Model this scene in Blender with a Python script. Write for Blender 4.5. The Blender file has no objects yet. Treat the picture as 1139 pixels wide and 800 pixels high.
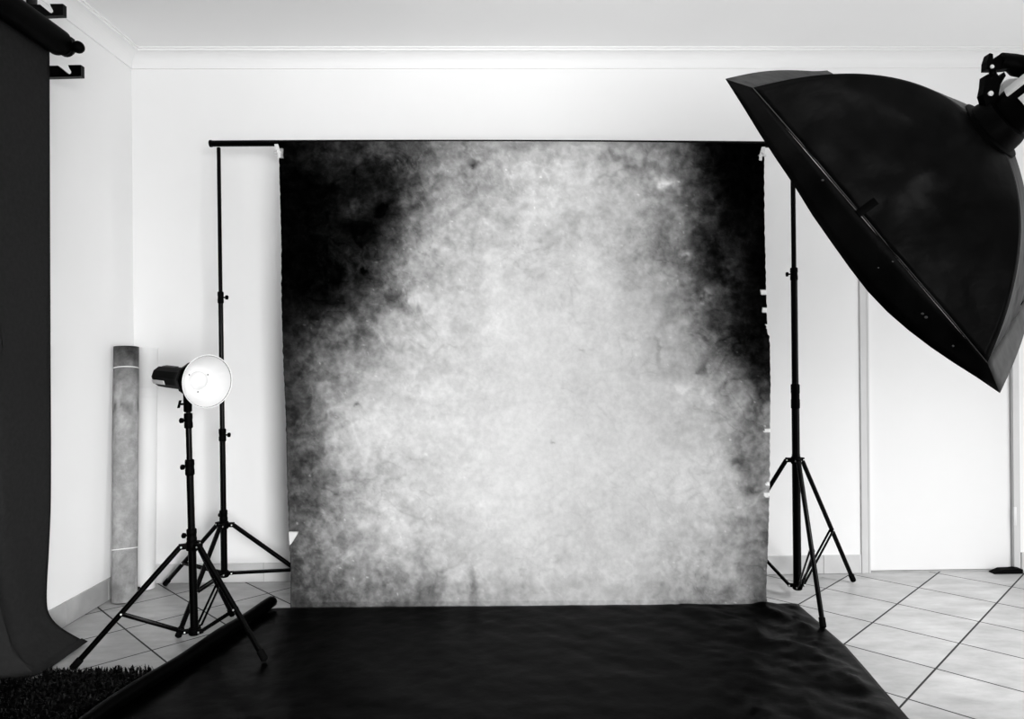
import bpy, bmesh, math, random
from mathutils import Vector, Matrix, noise
random.seed(7)
V = Vector
SC = bpy.context.scene
COL = SC.collection
PI = math.pi

# ------------------------------------------------------------------ camera
F = 797.0; H = 1.13; ROLL = 0.0087
cr, sr = math.cos(ROLL), math.sin(ROLL)
cam = bpy.data.objects.new('camera', bpy.data.cameras.new('camera'))
COL.objects.link(cam)
M = Matrix(((cr, sr, 0, 0), (0, 0, -1, 0), (-sr, cr, 0, H), (0, 0, 0, 1)))
cam.matrix_world = M
cam.data.sensor_width = 36; cam.data.lens = 36*F/1139
cam.data.clip_start = .05
SC.camera = cam

def ray(px, py):
    u = (px-569.5)/F; v = (400-py)/F
    return V((cr*u+sr*v, 1, -sr*u+cr*v))
def P(px, py, d):                    # world point measured in the photo at depth d
    r = ray(px, py); return V((r.x*d, d, H+r.z*d))
def FL(px, py, z=0.0):               # measured point on the floor
    r = ray(px, py); d = (z-H)/r.z; return V((r.x*d, d, z))

# ------------------------------------------------------------------ object helpers
def tag(o, label=None, cat=None, group=None, kind=None):
    if label: o['label'] = label
    if cat: o['category'] = cat
    if group: o['group'] = group
    if kind: o['kind'] = kind
    return o
def thing(name, loc, label, cat, group=None):
    o = bpy.data.objects.new(name, None); COL.objects.link(o)
    o.location = loc; o.empty_display_size = .05
    return tag(o, label, cat, group)
def base_of(o):
    p = V((0, 0, 0))
    while o: p += o.location; o = o.parent
    return p
def obj(name, bm, mat, parent=None, smooth=True, loc=None, angle=40):
    bmesh.ops.recalc_face_normals(bm, faces=bm.faces)
    off = base_of(parent) if parent else (V(loc) if loc is not None else V((0, 0, 0)))
    for v in bm.verts: v.co -= off
    me = bpy.data.meshes.new(name); bm.to_mesh(me); bm.free()
    o = bpy.data.objects.new(name, me); COL.objects.link(o)
    if parent: o.parent = parent
    elif loc is not None: o.location = loc
    for m in (mat if isinstance(mat, list) else [mat]): me.materials.append(m)
    if smooth:
        for p in me.polygons: p.use_smooth = True
        me.set_sharp_from_angle(angle=math.radians(angle))
    return o
def struct(name, bm, mat, smooth=False, parent=None):
    o = obj(name, bm, mat, parent, smooth)
    if not parent: o['kind'] = 'structure'
    return o
def copy_tree(o, parent=None):
    c = o.copy(); COL.objects.link(c)
    if parent: c.parent = parent
    for ch in list(o.children): copy_tree(ch, c)
    return c

# ------------------------------------------------------------------ shape helpers
def frame_of(d, up=None):
    d = V(d).normalized()
    up = V(up) if up is not None else (V((0, 0, 1)) if abs(d.z) < .95 else V((1, 0, 0)))
    x = up.cross(d).normalized(); y = d.cross(x)
    return x, y, d
def lathe(bm, p0, axis, prof, n=24, cap0=True, cap1=True, up=None):
    x, y, d = frame_of(axis, up); p0 = V(p0); rings = []
    for s, r in prof:
        rings.append([bm.verts.new(p0+d*s+(x*math.cos(2*PI*k/n)+y*math.sin(2*PI*k/n))*r) for k in range(n)])
    for a, b in zip(rings, rings[1:]):
        for k in range(n): bm.faces.new((a[k], a[(k+1) % n], b[(k+1) % n], b[k]))
    if cap0: bm.faces.new(rings[0][::-1])
    if cap1: bm.faces.new(rings[-1])
    return bm
def tube(bm, a, b, r, r2=None, n=16):
    a, b = V(a), V(b); L = (b-a).length
    r2 = r if r2 is None else r2; c = min(.0015, r*.3, L*.2)
    return lathe(bm, a, b-a, [(0, r-c), (c, r), (L-c, r2), (L, r2-c)], n)
def sweep(bm, pts, r, n=8, cap=True, closed=False):
    pts = [V(p) for p in pts]; m = len(pts); rings = []; x = None
    for i, p in enumerate(pts):
        if closed: d = pts[(i+1) % m]-pts[i-1]
        else: d = pts[min(i+1, m-1)]-pts[max(i-1, 0)]
        d.normalize()
        if x is None: x = frame_of(d)[0]
        x = (x-d*x.dot(d)).normalized(); y = d.cross(x)
        rr = r[i] if isinstance(r, (list, tuple)) else r
        rings.append([bm.verts.new(p+(x*math.cos(2*PI*k/n)+y*math.sin(2*PI*k/n))*rr) for k in range(n)])
    pairs = list(zip(rings, rings[1:]))
    if closed: pairs.append((rings[-1], rings[0]))
    for a, b in pairs:
        for k in range(n): bm.faces.new((a[k], a[(k+1) % n], b[(k+1) % n], b[k]))
    if cap and not closed:
        bm.faces.new(rings[0][::-1]); bm.faces.new(rings[-1])
    return bm
def ball(bm, c, r, n=12, sc=(1, 1, 1)):
    bmesh.ops.create_uvsphere(bm, u_segments=n, v_segments=max(6, n*2//3), radius=r,
        matrix=Matrix.Translation(V(c)) @ Matrix.Diagonal((*sc, 1)))
    return bm
def box(bm, lo, hi, bev=0.0):
    lo, hi = V(lo), V(hi)
    t = bmesh.new()
    bmesh.ops.create_cube(t, size=1, matrix=Matrix.Translation((lo+hi)/2) @ Matrix.Diagonal((*(hi-lo), 1)))
    if bev: bmesh.ops.bevel(t, geom=t.edges[:], offset=bev, segments=2, affect='EDGES', profile=.5)
    me = bpy.data.meshes.new('t'); t.to_mesh(me); t.free(); bm.from_mesh(me); bpy.data.meshes.remove(me)
    return bm
def obox(bm, c, x, y, z, sx, sy, sz, bev=0.0):     # oriented box, half sizes
    t = bmesh.new()
    mt = Matrix.Identity(4)
    for i, (a, s) in enumerate(((x, sx), (y, sy), (z, sz))):
        a = V(a).normalized()
        for k in range(3): mt[k][i] = a[k]
    mt.translation = V(c)
    bmesh.ops.create_cube(t, size=1, matrix=Matrix.Diagonal((2*sx, 2*sy, 2*sz, 1)))
    if bev: bmesh.ops.bevel(t, geom=t.edges[:], offset=bev, segments=2, affect='EDGES', profile=.5)
    bmesh.ops.transform(t, matrix=mt, verts=t.verts)
    me = bpy.data.meshes.new('t'); t.to_mesh(me); t.free(); bm.from_mesh(me); bpy.data.meshes.remove(me)
    return bm
def prism(bm, poly, o, ax, ay, az, thick, bev=0.0):   # polygon in (ax,ay), extruded +-thick/2 on az
    o, ax, ay, az = V(o), V(ax), V(ay), V(az)
    a = [bm.verts.new(o+ax*p[0]+ay*p[1]-az*thick/2) for p in poly]
    b = [bm.verts.new(o+ax*p[0]+ay*p[1]+az*thick/2) for p in poly]
    n = len(poly)
    bm.faces.new(a[::-1]); bm.faces.new(b)
    for k in range(n): bm.faces.new((a[k], a[(k+1) % n], b[(k+1) % n], b[k]))
    return bm
def grid(bm, nu, nv, fn):
    vs = [[bm.verts.new(fn(i/nu, j/nv)) for i in range(nu+1)] for j in range(nv+1)]
    for j in range(nv):
        for i in range(nu):
            bm.faces.new((vs[j][i], vs[j][i+1], vs[j+1][i+1], vs[j+1][i]))
    return vs
B = bmesh.new
def fbm(p, o=4): return noise.fractal(V(p), 1.0, 2.0, o)      # roughly -1..1
def lin(s):
    s = max(0.0, s/255.0)
    return s/12.92 if s <= .04045 else ((s+.055)/1.055)**2.4

# ------------------------------------------------------------------ materials
def mat(name, col, rough=.5, metal=0.0, spec=.5, noise_amt=0.0, noise_scale=20.0, bump=0.0, bump_scale=200.0, sheen=0.0):
    m = bpy.data.materials.new(name); m.use_nodes = True
    nt = m.node_tree; b = nt.nodes['Principled BSDF']
    c = (col, col, col, 1) if not isinstance(col, tuple) else (*col, 1)
    b.inputs['Base Color'].default_value = c
    b.inputs['Roughness'].default_value = rough
    b.inputs['Metallic'].default_value = metal
    b.inputs['Specular IOR Level'].default_value = spec
    if sheen: b.inputs['Sheen Weight'].default_value = sheen
    tc = nt.nodes.new('ShaderNodeTexCoord')
    n = nt.nodes.new('ShaderNodeTexNoise'); n.inputs['Scale'].default_value = noise_scale
    n.inputs['Detail'].default_value = 5
    nt.links.new(tc.outputs['Object'], n.inputs['Vector'])
    r = nt.nodes.new('ShaderNodeMapRange')
    r.inputs['From Min'].default_value = .3; r.inputs['From Max'].default_value = .7
    r.inputs['To Min'].default_value = col*(1-noise_amt); r.inputs['To Max'].default_value = col*(1+noise_amt)
    nt.links.new(n.outputs['Fac'], r.inputs['Value'])
    nt.links.new(r.outputs['Result'], b.inputs['Base Color'])
    if bump:
        n2 = nt.nodes.new('ShaderNodeTexNoise'); n2.inputs['Scale'].default_value = bump_scale
        n2.inputs['Detail'].default_value = 4
        nt.links.new(tc.outputs['Object'], n2.inputs['Vector'])
        bp = nt.nodes.new('ShaderNodeBump'); bp.inputs['Strength'].default_value = bump
        bp.inputs['Distance'].default_value = .01
        nt.links.new(n2.outputs['Fac'], bp.inputs['Height'])
        nt.links.new(bp.outputs['Normal'], b.inputs['Normal'])
    return m

M_WALL = mat('wall_paint', .88, .6, noise_amt=.008, noise_scale=3, spec=.2)
M_WALL2 = mat('white_wall_paint', .90, .6, noise_amt=.02, noise_scale=3, spec=.2)
M_CEIL = mat('ceiling_paint', .90, .7, noise_amt=.01, noise_scale=2, spec=.2)
M_CORN = mat('cornice_paint', .88, .5, noise_amt=.0, spec=.2)
M_DOOR = mat('door_paint', .84, .45, noise_amt=.005, noise_scale=4, spec=.3)
M_JAMB = mat('door_frame_paint', .62, .4, noise_amt=.03, noise_scale=6, spec=.3)
M_BLACK = mat('black_enamel', .001, .20, noise_amt=.2, spec=.06)
M_BLACKP = mat('black_plastic', .001, .5, noise_amt=.2, spec=.02)
M_RUB = mat('black_rubber', .002, .8, noise_amt=.2, spec=.04)
M_CHROME = mat('bright_metal', .75, .3, metal=.6, noise_amt=.03)
M_WHITEM = mat('white_enamel', .74, .35, noise_amt=.0, spec=.4)
M_WHITEP = mat('white_plastic', .72, .45, noise_amt=.02, spec=.4)
M_PAPER = mat('charcoal_paper', .020, .8, noise_amt=.12, noise_scale=60, spec=.02, bump=.1, bump_scale=300)
M_BOX = mat('black_nylon', .0022, .36, noise_amt=.8, noise_scale=9, spec=.05, bump=.5, bump_scale=9)
M_PIPE = mat('grey_piping', .05, .6, noise_amt=.1, spec=.1)
M_LIP_LIT = mat('lit_lip_fabric', .045, .6, noise_amt=.35, noise_scale=25, spec=.1)  # lighter grey puts the lit look of the lip ends into the colour
M_DIFF = mat('white_diffusion_fabric', .85, .7, noise_amt=.01)
M_WROLL = mat('white_paper_roll', .86, .6, noise_amt=.01, noise_scale=8)
M_STRING = mat('pale_string', .75, .8, noise_amt=.05)
M_PILE = mat('black_pile', .002, .45, noise_amt=.9, noise_scale=30, spec=.08)
M_SHEET = mat('black_vinyl', .0004, .33, noise_amt=.5, noise_scale=25, spec=.018, bump=.12, bump_scale=30)

def tile_floor():
    m = bpy.data.materials.new('ceramic_floor_tile'); m.use_nodes = True
    nt = m.node_tree; L = nt.links.new; b = nt.nodes['Principled BSDF']
    def N(t, **k):
        n = nt.nodes.new(t)
        for a, v in k.items(): setattr(n, a, v)
        return n
    tc = N('ShaderNodeTexCoord'); mp = N('ShaderNodeMapping')
    T = .3205
    # s=(x+y)/r2, t=(x-y)/r2: rotate by -45 deg gives x'=s, y'=-t
    mp.vector_type = 'POINT'
    mp.inputs['Rotation'].default_value = (0, 0, -PI/4)
    mp.inputs['Location'].default_value = (-.982+T*20, -1.075+T*20, 0)
    L(tc.outputs['Object'], mp.inputs['Vector'])
    br = N('ShaderNodeTexBrick'); br.offset = 0; br.squash = 1
    br.inputs['Scale'].default_value = 1
    br.inputs['Brick Width'].default_value = T; br.inputs['Row Height'].default_value = T
    br.inputs['Mortar Size'].default_value = .0040; br.inputs['Mortar Smooth'].default_value = .3
    br.inputs['Color1'].default_value = (.90, .90, .90, 1); br.inputs['Color2'].default_value = (1.08, 1.08, 1.08, 1)
    L(mp.outputs['Vector'], br.inputs['Vector'])
    n1 = N('ShaderNodeTexNoise'); n1.inputs['Scale'].default_value = 5; n1.inputs['Detail'].default_value = 6
    n1.inputs['Roughness'].default_value = .65
    mp2 = N('ShaderNodeMapping'); mp2.inputs['Scale'].default_value = (1, 2.2, 1)
    L(tc.outputs['Object'], mp2.inputs['Vector']); L(mp2.outputs['Vector'], n1.inputs['Vector'])
    r = N('ShaderNodeMapRange'); r.inputs['From Min'].default_value = .3; r.inputs['From Max'].default_value = .7
    r.inputs['To Min'].default_value = .30; r.inputs['To Max'].default_value = .49
    L(n1.outputs['Fac'], r.inputs['Value'])
    mul = N('ShaderNodeMix', data_type='RGBA', blend_type='MULTIPLY'); mul.inputs['Factor'].default_value = 1
    L(r.outputs['Result'], mul.inputs['A']); L(br.outputs['Color'], mul.inputs['B'])
    mx = N('ShaderNodeMix', data_type='RGBA'); mx.inputs['B'].default_value = (.012, .012, .012, 1)
    L(br.outputs['Fac'], mx.inputs['Factor']); L(mul.outputs['Result'], mx.inputs['A'])
    L(mx.outputs['Result'], b.inputs['Base Color'])
    rr = N('ShaderNodeMapRange'); rr.inputs['To Min'].default_value = .34; rr.inputs['To Max'].default_value = .8
    L(br.outputs['Fac'], rr.inputs['Value']); L(rr.outputs['Result'], b.inputs['Roughness'])
    b.inputs['Specular IOR Level'].default_value = .45
    bp = N('ShaderNodeBump'); bp.invert = True; bp.inputs['Strength'].default_value = .6; bp.inputs['Distance'].default_value = .002
    L(br.outputs['Fac'], bp.inputs['Height']); L(bp.outputs['Normal'], b.inputs['Normal'])
    return m
M_FLOOR = tile_floor()
M_SKIRT_L = mat('shaded_skirting_tile', .38, .4, noise_amt=.14, noise_scale=9, spec=.4)  # same tile as the back run, shade of the left wall coloured in
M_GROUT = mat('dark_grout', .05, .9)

SPG = .20
def canvas_mat(name, attr=True, base=.3):
    m = bpy.data.materials.new(name); m.use_nodes = True
    nt = m.node_tree; L = nt.links.new; b = nt.nodes['Principled BSDF']
    b.inputs['Roughness'].default_value = .9; b.inputs['Specular IOR Level'].default_value = .0
    tc = nt.nodes.new('ShaderNodeTexCoord')
    n = nt.nodes.new('ShaderNodeTexNoise'); n.inputs['Scale'].default_value = 45; n.inputs['Detail'].default_value = 6
    n.inputs['Roughness'].default_value = .7
    L(tc.outputs['Object'], n.inputs['Vector'])
    r = nt.nodes.new('ShaderNodeMapRange'); r.inputs['From Min'].default_value = .3; r.inputs['From Max'].default_value = .7
    r.inputs['To Min'].default_value = .92; r.inputs['To Max'].default_value = 1.06
    L(n.outputs['Fac'], r.inputs['Value'])
    at = nt.nodes.new('ShaderNodeAttribute'); at.attribute_name = 'paint'
    # sponged paint: speckle strongest in the mid and dark tones
    n3 = nt.nodes.new('ShaderNodeTexNoise'); n3.inputs['Scale'].default_value = 24; n3.inputs['Detail'].default_value = 9
    n3.inputs['Roughness'].default_value = .72; n3.inputs['Distortion'].default_value = .5
    L(tc.outputs['Object'], n3.inputs['Vector'])
    r3 = nt.nodes.new('ShaderNodeMapRange'); r3.inputs['From Min'].default_value = .3; r3.inputs['From Max'].default_value = .7
    r3.inputs['To Min'].default_value = 1.0-SPG; r3.inputs['To Max'].default_value = 1.0+SPG
    L(n3.outputs['Fac'], r3.inputs['Value'])
    pw = nt.nodes.new('ShaderNodeMath'); pw.operation = 'POWER'
    L(at.outputs['Fac'], pw.inputs[0]); L(r3.outputs['Result'], pw.inputs[1])
    mx = nt.nodes.new('ShaderNodeMath'); mx.operation = 'MULTIPLY'
    L(pw.outputs[0], mx.inputs[0]); L(r.outputs['Result'], mx.inputs[1]); L(mx.outputs[0], b.inputs['Base Color'])
    n2 = nt.nodes.new('ShaderNodeTexNoise'); n2.inputs['Scale'].default_value = 500
    L(tc.outputs['Object'], n2.inputs['Vector'])
    bp = nt.nodes.new('ShaderNodeBump'); bp.inputs['Strength'].default_value = .12; bp.inputs['Distance'].default_value = .004
    L(n2.outputs['Fac'], bp.inputs['Height']); L(bp.outputs['Normal'], b.inputs['Normal'])
    return m
M_CANVAS = canvas_mat('painted_canvas')

def paint(o, fn):
    me = o.data; a = me.color_attributes.new('paint', 'FLOAT_COLOR', 'POINT')
    buf = []
    for v in me.vertices:
        c = fn(v.index, v.co); buf += (c, c, c, 1)
    a.data.foreach_set('color', buf)

# ------------------------------------------------------------------ room shell
XL, XR, ZC, YR = -1.935, 3.90, 2.715, -2.60
WY0, WY1 = .4, 2.6; RWX = 3.3; WT = 2.15
def YW(x): return 3.668+.0190*(x+1.935)         # the far wall runs very slightly askew
bm = B(); box(bm, (XL-.12, YR-.12, -.1), (XR+.12, 4.05, 0)); struct('floor', bm, M_FLOOR)
bm = B(); box(bm, (XL-.12, YR-.12, ZC), (XR+.12, 4.05, ZC+.1)); struct('ceiling', bm, M_CEIL)
bm = B(); box(bm, (XL-.12, YR-.12, 0), (XL, 3.9, ZC)); struct('wall_left', bm, M_WALL)
DX0, DX1, DZ = 1.857, 2.617, 1.93                  # door leaf
FX0, FX1, FZ = 1.813, 2.652, 1.972                 # frame outside
def wall_slab(bm, x0, x1, z0, z1):
    a = [(x0, YW(x0)), (x1, YW(x1)), (x1, YW(x1)+.15), (x0, YW(x0)+.15)]
    prism(bm, a, (0, 0, (z0+z1)/2), (1, 0, 0), (0, 1, 0), (0, 0, 1), z1-z0)
bm = B(); wall_slab(bm, XL, DX0-.002, 0, ZC); wall_slab(bm, DX1+.002, XR, 0, ZC); wall_slab(bm, DX0-.002, DX1+.002, DZ+.002, ZC)
struct('wall_back', bm, M_WALL)
# right-hand wall with a wide glazed opening to daylight behind the camera's right
bm = B(); box(bm, (XR, YR, 0), (XR+.12, WY0, ZC)); box(bm, (XR, WY1, 0), (XR+.12, 3.95, ZC)); box(bm, (XR, WY0, WT+.02), (XR+.12, WY1, ZC))
struct('wall_right', bm, M_WALL2)
bm = B()
WM = (WY0+WY1)/2
for y in (WY0, WM-.03, WY1-.06): box(bm, (XR+.02, y, 0), (XR+.08, y+.06, WT+.02))
for z in (0, WT-.04): box(bm, (XR+.02, WY0+.06, z), (XR+.08, WY1-.06, z+.06))
struct('window_1', bm, M_WHITEP)
# wall behind the camera, with its wide window
bm = B(); box(bm, (XL, YR-.12, 0), (XL+.15, YR, ZC)); box(bm, (RWX, YR-.12, 0), (XR, YR, ZC)); box(bm, (XL+.15, YR-.12, WT+.05), (RWX, YR, ZC))
struct('wall_rear', bm, M_WALL2)
bm = B()
for x in (XL+.15, -.1, 1.6, RWX-.06): box(bm, (x, YR-.09, 0), (x+.06, YR-.03, WT+.05))
box(bm, (XL+.15, YR-.09, WT-.01), (RWX, YR-.03, WT+.05)); box(bm, (XL+.15, YR-.09, 0), (RWX, YR-.03, .06))
struct('window_2', bm, M_WHITEP)

# door
dq = V((1, .019, 0)).normalized(); dn = V((.019, -1, 0)).normalized()
def wp(x, off, z): return V((x, YW(x), z))+dn*off
def wbox(bm, x0, x1, o0, o1, z0, z1, bev=0.0):
    c = (wp(x0, o0, z0)+wp(x1, o1, z1))/2
    return obox(bm, c, dq, dn, (0, 0, 1), (x1-x0)/2, (o1-o0)/2, (z1-z0)/2, bev)
bm = B(); wbox(bm, DX0+.003, DX1-.003, -.055, -.012, .008, DZ-.003, .001)
door = struct('door_1', bm, M_DOOR)
bm = B()
wbox(bm, FX0, DX0, -.10, .008, 0, FZ, .002); wbox(bm, DX1, FX1, -.10, .008, 0, FZ, .002); wbox(bm, DX0, DX1, -.10, .008, DZ, FZ, .002)
wbox(bm, DX0-.0075, DX0+.0015, -.08, .0095, 0, DZ)          # rebate edge next to the leaf
struct('trim_1', bm, M_JAMB)
for z in (1.22, .77, .25):
    bm = B(); tube(bm, wp(DX0+.001, -.004, z-.04), wp(DX0+.001, -.004, z+.04), .006, n=10)
    h = obj('hinge', bm, M_CHROME, door)
bm = B(); wbox(bm, DX1-.002, DX1+.014, .006, .011, .24, .335, .001); obj('strike_plate', bm, M_WHITEM, door)
bm = B(); wbox(bm, DX0, DX1, -.10, -.002, 0, .006); struct('trim_2', bm, M_SKIRT_L)   # threshold

# skirting tiles
def skirting_back(x0, x1, name):
    bm = B(); js = [x0]+[x for x in (-1.283+.3215*k for k in range(-2, 15)) if x0+.02 < x < x1-.02]+[x1]
    for a, b in zip(js, js[1:]): wbox(bm, a+.0012, b-.0012, 0, .010, .002, .098, .0012)
    o = struct(name, bm, M_SKIRT_B)
    g = B(); wbox(g, x0, x1, 0, .0075, 0, .097); obj('grout', g, M_GROUT2, o)
M_SKIRT_B = mat('lit_skirting_tile', .60, .4, noise_amt=.06, noise_scale=9, spec=.4)  # same tile as the left run, its lit tone coloured in
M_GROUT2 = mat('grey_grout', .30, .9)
skirting_back(XL+.012, FX0-.002, 'baseboard_back')
skirting_back(FX1+.002, XR, 'baseboard_back_2')
bm = B(); js = [3.40-.32*k for k in range(0, 19)]
ys = [YW(XL)-.012]+js
for a, b in zip(ys, ys[1:]): box(bm, (XL, b+.0012, .002), (XL+.010, a-.0012, .104), .0012)
o = struct('baseboard_left', bm, M_SKIRT_L)
bm = B(); box(bm, (XL, ys[-1], 0), (XL+.0075, ys[0], .103)); obj('grout', bm, M_GROUT, o)
bm = B()
for k in range(3): box(bm, (XR-.01, WY1+.02+.32*k+.0012, .002), (XR, WY1+.02+.32*(k+1)-.0012, .1), .0012)
struct('baseboard_right', bm, M_SKIRT_B)

# coving: small step at the ceiling and wall, hollow curve between
prof = [(0, -.082), (.008, -.082), (.008, -.074)]
for k in range(9):
    a = PI/2*k/8
    prof.append((.008+.060*(1-math.cos(a))+.0*a, -.074+.060*math.sin(a)))
prof += [(.068, -.006), (.080, -.006), (.080, 0), (0, 0)]
def cove(name, pts):       # pts: function of projection q -> (start,end) with mitred ends
    bm = B(); A, Bv = [], []
    for q, dz in prof:
        s, e = pts(q); A.append(bm.verts.new((s[0], s[1], ZC+dz))); Bv.append(bm.verts.new((e[0], e[1], ZC+dz)))
    n = len(prof)
    for k in range(n): bm.faces.new((A[k], A[(k+1) % n], Bv[(k+1) % n], Bv[k]))
    bm.faces.new(A[::-1]); bm.faces.new(Bv)
    return struct(name, bm, M_CORN)
cove('trim_3', lambda q: ((XL+q, YR), (XL+q, YW(XL)-q)))
cove('trim_4', lambda q: ((XL+q, YW(XL)-q), (XR-q, YW(XR)-q)))
cove('trim_5', lambda q: ((XR-q, YR), (XR-q, YW(XR)-q)))

# ------------------------------------------------------------------ tripod stands
def tripod(name, label, group, bot, top, hubz, feet, sections, collars, knob_dir, leg_r=.0105, joint=.57, br_drop=0.0, cat='light stand', phase=True):
    """bot/top: ends of the column axis. sections: (z0,z1,r). collars: (z,len,r,knob)"""
    bot, top = V(bot), V(top)
    def ax(z): return bot.lerp(top, (z-bot.z)/(top.z-bot.z))
    root = thing(name, (bot.x, bot.y, 0), label, cat, group)
    for i, (z0, z1, r) in enumerate(sections):
        bm = B(); tube(bm, ax(z0), ax(z1), r, n=20)
        obj('center_column' if i == 0 else 'extension_tube', bm, M_BLACK, root)
    for z, ln, r, kn in collars:
        bm = B(); lathe(bm, ax(z-ln/2), ax(z+1)-ax(z), [(0, r*.86), (.004, r), (ln*.35, r), (ln*.4, r*.93), (ln*.6, r*.93), (ln*.65, r), (ln-.004, r), (ln, r*.86)], 20)
        c = obj('collar', bm, M_BLACKP, root)
        if kn:
            d = V((math.cos(kn), math.sin(kn), 0)); bm = B()
            lathe(bm, ax(z)+d*(r*.8), d, [(0, .004), (.010, .004), (.011, .010), (.020, .011), (.023, .008)], 10)
            obj('locking_knob', bm, M_BLACKP, c)
    hc = ax(hubz)
    bm = B(); lathe(bm, ax(hubz-.018), (0, 0, 1), [(0, .020), (.004, .023), (.03, .023), (.036, .019)], 20)
    hub_bm = bm
    bc = ax(bot.z+.014)
    cbm = B(); lathe(cbm, bot-V((0, 0, .004)), (0, 0, 1), [(0, .018), (.004, .022), (.026, .022), (.030, .018)], 20)
    for f in feet:
        f = V(f); d = V((f.x-bot.x, f.y-bot.y, 0)).normalized(); side = V((-d.y, d.x, 0))
        obox(hub_bm, hc+d*.032, d, side, (0, 0, 1), .016, .012, .010, .002)
        obox(cbm, bc+d*.028, d, side, (0, 0, 1), .014, .009, .008, .002)
    obj('leg_hub', hub_bm, M_BLACKP, root); obj('brace_collar', cbm, M_BLACKP, root)
    for f in feet:
        f = V(f); d = V((f.x-bot.x, f.y-bot.y, 0)).normalized(); side = V((-d.y, d.x, 0))
        a = hc+d*.042; e = f+V((0, 0, leg_r+.004)); u = (e-a).normalized()
        bm = B(); tube(bm, a, e, leg_r, n=14)
        leg = obj('leg', bm, M_BLACK, root)
        bm = B(); lathe(bm, e-u*.035, u, [(0, leg_r+.0012), (.002, leg_r+.003), (.038, leg_r+.003), (.043, leg_r-.003)], 14)
        obj('rubber_foot', bm, M_RUB, leg)
        j = a.lerp(e, joint); s = bc+d*.036
        bm = B()
        for k in (-1, 1):
            obox(bm, (j+s)/2+side*k*.0085, (j-s), side, (j-s).cross(side), (j-s).length/2+.006, .0022, .006, .0008)
        obj('brace', bm, M_BLACK, root)
        for q in (j, s, hc+d*.040):
            bm = B(); lathe(bm, q-side*.0145, side, [(0, .002), (.001, .0036), (.028, .0036), (.029, .002)], 10)
            obj('rivet', bm, M_CHROME, leg)
    return root

# backdrop stand on the left
lb = P(249.5, 641, 3.38); lt = P(243.2, 164.2, 3.38)
def zz(px, py, d): return P(px, py, d).z
tripod('backdrop_stand', 'black tripod stand carrying the left end of the crossbar, behind the reflector flash', 'backdrop tripods',
       lb, lt, zz(246, 584, 3.38), [FL(185, 650.5)+V((.01, -.03, 0)), FL(198.5, 711), (-.87, 3.42, 0)],
       [(lb.z, zz(247, 572, 3.38), .0150), (zz(247, 578, 3.38), zz(246, 484, 3.38), .0130), (zz(246, 486, 3.38), zz(245, 331, 3.38), .0110), (zz(245, 333, 3.38), lt.z, .0090)],
       [(zz(247, 574, 3.38), .055, .0185, 2.4), (zz(246, 484, 3.38), .060, .0165, .1), (zz(245, 331, 3.38), .055, .0140, .1)], 0, cat='backdrop stand', joint=.64)
# backdrop stand on the right
rb = P(887, 655, 3.35); rt = P(881.6, 166.5, 3.35)
tripod('backdrop_stand', 'black tripod stand rising beside the canvas on the right, its top behind the softbox', 'backdrop tripods',
       rb, rt, zz(885, 512, 3.35), [FL(915.5, 700.5), FL(949, 648.5), (.945, 3.50, 0)],
       [(rb.z, zz(885, 505, 3.35), .0185), (zz(885, 508, 3.35), zz(884, 452, 3.35), .0175), (zz(884, 455, 3.35), zz(884, 300, 3.35), .0150), (zz(883, 302, 3.35), rt.z, .0110)],
       [(zz(885, 441, 3.35), .115, .0200, 0), (zz(883.5, 305, 3.35), .060, .0170, 2.9)], 0, cat='backdrop stand', joint=.57)
# crossbar on the two stands
ca = P(236, 159.8, 3.375); cb = P(893, 161.2, 3.35)
root = thing('crossbar', (ca+cb)/2, 'long black horizontal crossbar holding up the mottled canvas', 'crossbar')
bm = B(); mid = (ca+cb)/2+V((0, 0, .012)); pts = [ca.lerp(mid, t)*(1-t)+mid.lerp(cb, t)*t for t in [k/24 for k in range(25)]]
sweep(bm, pts, .0145, 16); obj('bar', bm, M_BLACK, root)
for q, dd in ((ca, -1), (cb, 1)):
    bm = B(); tube(bm, q, q+V((dd*.012, 0, 0)), .0165); obj('end_cap', bm, M_BLACKP, root)

# ------------------------------------------------------------------ painted canvas
G = [
 [3, 24, 56, 92, 140, 168, 172, 152, 95, 10, 2],
 [2, 5, 28, 102, 160, 180, 190, 186, 132, 14, 2],
 [2, 6, 42, 126, 174, 196, 198, 190, 136, 22, 2],
 [5, 14, 94, 160, 202, 212, 212, 202, 152, 44, 3],
 [22, 76, 160, 192, 212, 222, 222, 212, 166, 76, 8],
 [40, 124, 186, 202, 216, 223, 222, 215, 184, 134, 46],
 [50, 126, 192, 206, 220, 227, 225, 222, 206, 182, 118],
 [58, 122, 192, 210, 223, 228, 226, 224, 214, 194, 128],
 [66, 114, 180, 204, 216, 221, 221, 216, 208, 184, 104],
 [70, 94, 144, 186, 204, 212, 213, 212, 203, 174, 92],
 [72, 86, 108, 146, 172, 192, 197, 198, 188, 148, 92]]
def cr4(a, b, c, d, t): return b+.5*t*(c-a+t*(2*a-5*b+4*c-d+t*(3*(b-c)+d-a)))
def gsample(u, v):
    u = min(max(u, 0), 1)*10; v = min(max(v, 0), 1)*10
    i = min(int(u), 9); j = min(int(v), 9); fu, fv = u-i, v-j
    cl = lambda k: min(max(k, 0), 10)
    rows = [cr4(*(G[cl(j+b)][cl(i+a)] for a in (-1, 0, 1, 2)), fu) for b in (-1, 0, 1, 2)]
    return cr4(*rows, fv)
def interp(tab, x):
    for (a, b), (c, d) in zip(tab, tab[1:]):
        if x <= c: return b+(d-b)*max(0, (x-a))/(c-a)
    return tab[-1][1]
LE = [(157, 309.5), (163, 310), (200, 311), (270, 313), (330, 313), (400, 315), (464, 318), (539, 319.5), (590, 321.5), (640, 323.5), (678, 323)]
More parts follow.
